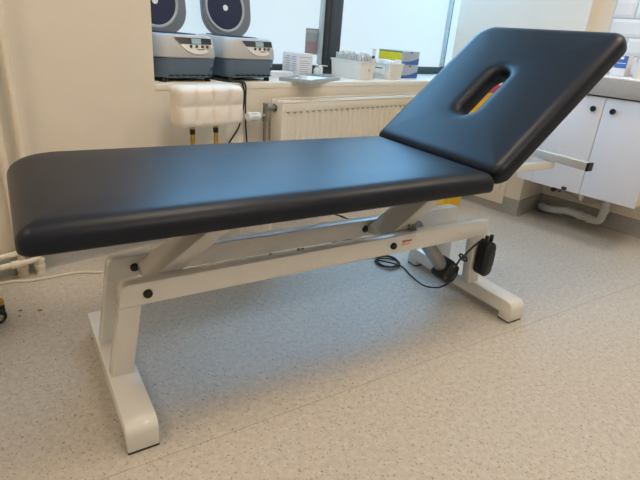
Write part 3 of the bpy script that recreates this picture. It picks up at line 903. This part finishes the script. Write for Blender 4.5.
loft(b, [[(x, y, .400) for x, y in inset(rrect(-.17, .19, -.30, .0, .06, 8), .01)], [(x, y, .41) for x, y in rrect(-.17, .19, -.30, .0, .06, 8)], [(x, y, .445) for x, y in rrect(-.17, .19, -.30, .0, .06, 8)], [(x, y, .458) for x, y in inset(rrect(-.17, .19, -.30, .0, .06, 8), .015)]])
finish('seat', b, 'quilt', ch)
for (x, y) in ((-.14, -.27), (.16, -.27), (-.14, -.03), (.16, -.03)):
    b = NB(); cyl(b, (x, y, 0), (x * .96, y, .402), .011, 14, r2=.014); finish('leg', b, 'white_enamel', ch)

# ------------------------------------------------------------------ swivel stool mostly outside the frame at the left
stl = thing('stool', 'stool base with gold arm and black castor at the left edge of the frame', 'stool', (-.026, 1.733, 0))
b = NB(); cyl(b, (0, 0, .10), (0, 0, .46), .022, 20); finish('column', b, 'gold', stl)
b = NB(); lathe(b, [(.17, .46), (.18, .475), (.18, .51), (.165, .525), (0, .528)], (0, 0, 0), (0, 0, 1), 36); finish('seat', b, 'quilt', stl)
for k in range(5):
    a = 2 * pi * k / 5 + .24
    d = Vector((cos(a), sin(a), 0)); e = d * .285
    b = NB(); tube(b, [(0, 0, .105), tuple(d * .15 + Vector((0, 0, .098))), (e.x, e.y, .078)], .013, 12)
    lathe(b, [(.0165, .066), (.0185, .072), (.0165, .084), (0, .088)], (e.x, e.y, 0), (0, 0, 1), 18)
    arm = finish('base_arm', b, 'gold', stl)
    b = NB(); pd = Vector((-d.y, d.x, 0))
    for sg in (-1, 1):
        cyl(b, e + pd * (.004 * sg) + Vector((0, 0, .026)) - d * .012, e + pd * (.021 * sg) + Vector((0, 0, .026)) - d * .012, .026, 24, bev=.004)
    box(b, -.018, .016, -.012, .012, .030, .068, bev=.008, seg=3, mtx=Matrix.Translation(e) @ Matrix.Rotation(a, 4, 'Z'))
    cs = finish('castor', b, 'black', arm)
    b = NB(); lathe(b, [(.012, 0), (.012, .002), (0, .003)], e - pd * .021 + Vector((0, 0, .026)) - d * .012, -pd, 16); finish('hub_cap', b, 'chrome', cs)

# scuffs on the floor near the castor
b = NB()
for (x, y, rr) in ((.318, 1.836, .007), (.372, 1.800, .009), (.306, 1.800, .005)):
    lathe(b, [(rr, 0), (rr * .9, .0008), (0, .0008)], (x, y, 0), (0, 0, 1), 10)
tag(finish('floor_marks', b, 'brown_hole'), 'three small dark scuff marks on the floor right of the castor', 'marks')['kind'] = 'stuff'

# ------------------------------------------------------------------ yellow waste bin behind the couch
bn = thing('waste_bin', 'yellow plastic waste bin with red lid standing behind the raised backrest', 'bin', (2.815, 1.725, 0))
b = NB()
def br(d, z, r=.035): return [(x, y, z) for x, y in rrect(-.08 - d * .2, .10 + d, -.10 - d, .05 + d * .3, r, 6)]
loft(b, [br(-.010, 0), br(0, .010), br(.085, .735), br(.091, .737), br(.091, .752), br(.081, .752), br(-.004, .02)])
finish('bin_body', b, 'yellow', bn)
b = NB(); loft(b, [br(.093, .752), br(.097, .762), br(.095, .815), br(.085, .832), br(.03, .842)]); ld = finish('bin_lid', b, 'red', bn)
b = NB(); box(b, .10, .17, -.1985, -.1945, .795, .815, bev=.001); finish('lid_sticker', b, 'paper', ld)

# ------------------------------------------------------------------ right: cabinet, worktop and pipes
CX, CY0, CY1 = 2.93, .640, 1.27
cab = thing('wall_cabinet', 'white two door base cabinet hung on the wall under the worktop', 'cabinet', (CX, .92, .28))
def cz(z): return z - .28
b = NB(); box(b, .022, X1 - CX - .001, CY0 - .92, CY1 - .92, .003, .525, bev=.001, mi=0); finish('carcass', b, 'cab_side', cab, smooth=False)
for (y0, y1, ky) in ((CY0, .9245, .872), (.9275, 1.205, .970)):
    b = NB(); box(b, 0, .019, y0 - .92, y1 - .92, 0, .527, bev=.0015)
    dr = finish('door', b, 'cabinet', cab)
    b = NB(); lathe(b, [(.0085, 0), (.0085, .010), (.0145, .016), (.0150, .022), (.012, .026), (0, .027)], (0, ky - .92, .745 - .28), (-1, 0, 0), 24); finish('knob', b, 'black', dr)
b = NB(); box(b, .004, .021, 1.208 - .92, CY1 + .03 - .92, .002, .527, bev=.001); finish('filler_panel', b, 'cabinet', cab)
b = NB(); box(b, -.014, .001, .996 - .92, 1.022 - .92, .004, .020, bev=.004); finish('door_catch', b, 'black', cab)
b = NB(); box(b, .05, .065, .915 - .92, .935 - .92, -.045, .004); finish('hanger_tab', b, 'white_plastic', cab)
wt = thing('worktop', 'thick grey edged worktop with white surface above the cabinet', 'worktop', (CX - .02, .6, .815))
b = NB(); box(b, 0, X1 - CX + .013, -.02, .668, 0, .088, bev=.003); finish('edge_slab', b, 'worktop', wt)
b = NB(); box(b, .001, X1 - CX + .013, -.019, .668, .0885, .093, bev=.001); finish('top_surface', b, 'worktop_top', wt)
ZT = .9085
cd = thing('leaflet_box', 'small white box with blue label on the worktop against the tiles', 'box', (3.20, .958, ZT))
b = NB(); box(b, 0, .09, 0, .075, 0, .108, bev=.002); finish('box_body', b, 'carton', cd)
b = NB(); box(b, -.001, .0005, .0, .062, .042, .106); finish('blue_label', b, 'blue_print', cd, smooth=False)
b = NB(); box(b, -.0018, -.0006, .022, .044, .088, .102); box(b, -.0018, -.0006, .006, .06, .066, .069); finish('label_print', b, 'paper', cd, smooth=False)
dsp = thing('pump_bottle', 'white bottle with black pump head on the worktop at the right edge of the frame', 'bottle', (3.24, .895, ZT))
b = NB(); lathe(b, [(.028, 0), (.030, .004), (.030, .075), (.012, .090), (.012, .098)], (0, 0, 0), (0, 0, 1), 24); finish('bottle_body', b, 'carton_warm', dsp)
b = NB(); lathe(b, [(.013, .092), (.013, .106), (.007, .110), (.016, .114), (.016, .124), (0, .125)], (0, 0, 0), (0, 0, 1), 20); box(b, -.045, 0, -.006, .006, .114, .123, bev=.002); finish('pump_head', b, 'black', dsp)

# drain pipe under the cabinet
dp = thing('drain_pipe', 'grey plastic drain pipe with elbow running under the cabinet', 'pipe', (3.29, 1.0, 0))
P = [(3.36, 1.262, .030), (3.29, 1.250, .040), (3.27, 1.16, .048), (3.27, 1.06, .075), (3.27, .995, .066), (3.27, .868, .058), (3.27, .862, .30)]
b = NB(); tube(b, fillet_path([Vector(p) - Vector((3.29, 1.0, 0)) for p in P], .04, 8), .0235, 18); finish('pipe_run', b, 'grey_pipe', dp)
for (y, ax) in ((1.005, 1), (.945, 0)):
    b = NB(); lathe(b, [(.024, 0), (.0285, .003), (.0285, .014 + .012 * ax), (.024, .017 + .012 * ax)], (3.27 - 3.29, y - 1.0, .0665 if ax else .063), (0, -1, -.06), 20); finish('pipe_collar', b, 'grey_pipe', dp)
b = NB(); lathe(b, [(.0238, 0), (.0262, .002), (.0262, .03), (.0238, .034)], (3.27 - 3.29, .862 - 1.0, .125), (0, 0, 1), 20); finish('pipe_collar', b, 'grey_pipe', dp)
# water connections
for (z, lab) in ((.215, 'upper angle valve with braided hose under the cabinet'), (.165, 'lower angle valve with braided hose under the cabinet')):
    t = thing('angle_valve', lab, 'valve', (3.395, 1.215, z), 0, 'angle valves under the cabinet')
    b = NB(); lathe(b, [(.020, 0), (.018, .006), (.010, .008), (.010, .05)], (0, 0, 0), (-1, 0, 0), 18); cyl(b, (-.04, 0, 0), (-.04, -.045, 0), .010, 14); lathe(b, [(.013, 0), (.013, .014)], (-.04, -.03, 0), (0, -1, 0), 6); finish('valve_body', b, 'chrome', t)
    b = NB(); lathe(b, [(.011, 0), (.015, .003), (.015, .014), (0, .016)], (-.05, 0, 0), (-1, 0, 0), 14); finish('valve_handle', b, 'black', t)
    b = NB(); tube(b, smooth_path([(-.04, -.045, 0), (-.045, -.12, -.012), (-.045, -.22, -.03), (-.04, -.32, -.01 + (.20 - z) * .4), (-.04, -.37, .08)]), .0055, 8); finish('hose', b, 'grey_pipe', t)

# white access panel on the boxing beside the couch head
pnl = thing('access_panel', 'plain white access panel fixed low on the wall beneath the couch head', 'panel', (3.062, 1.60, .05))
b = NB(); box(b, 0, .014, -.185, .25, 0, .40, bev=.002); finish('panel_sheet', b, 'white_enamel', pnl)
b = NB(); box(b, -.001, .002, -.150, -.147, .09, .125); finish('panel_slit', b, 'rad_slot', pnl, smooth=False)

# ------------------------------------------------------------------ world and view
wd = bpy.data.worlds.new('world'); SC.world = wd; wd.use_nodes = True
bgn = wd.node_tree.nodes['Background']
sky = wd.node_tree.nodes.new('ShaderNodeTexSky'); sky.sky_type = 'HOSEK_WILKIE'; sky.turbidity = 6
wd.node_tree.links.new(sky.outputs['Color'], bgn.inputs['Color'])
bgn.inputs['Strength'].default_value = .4
SC.view_settings.view_transform = 'Standard'; SC.view_settings.look = 'None'
SC.view_settings.gamma = 1; SC.view_settings.use_curve_mapping = False
SC.view_settings.exposure = 0.05
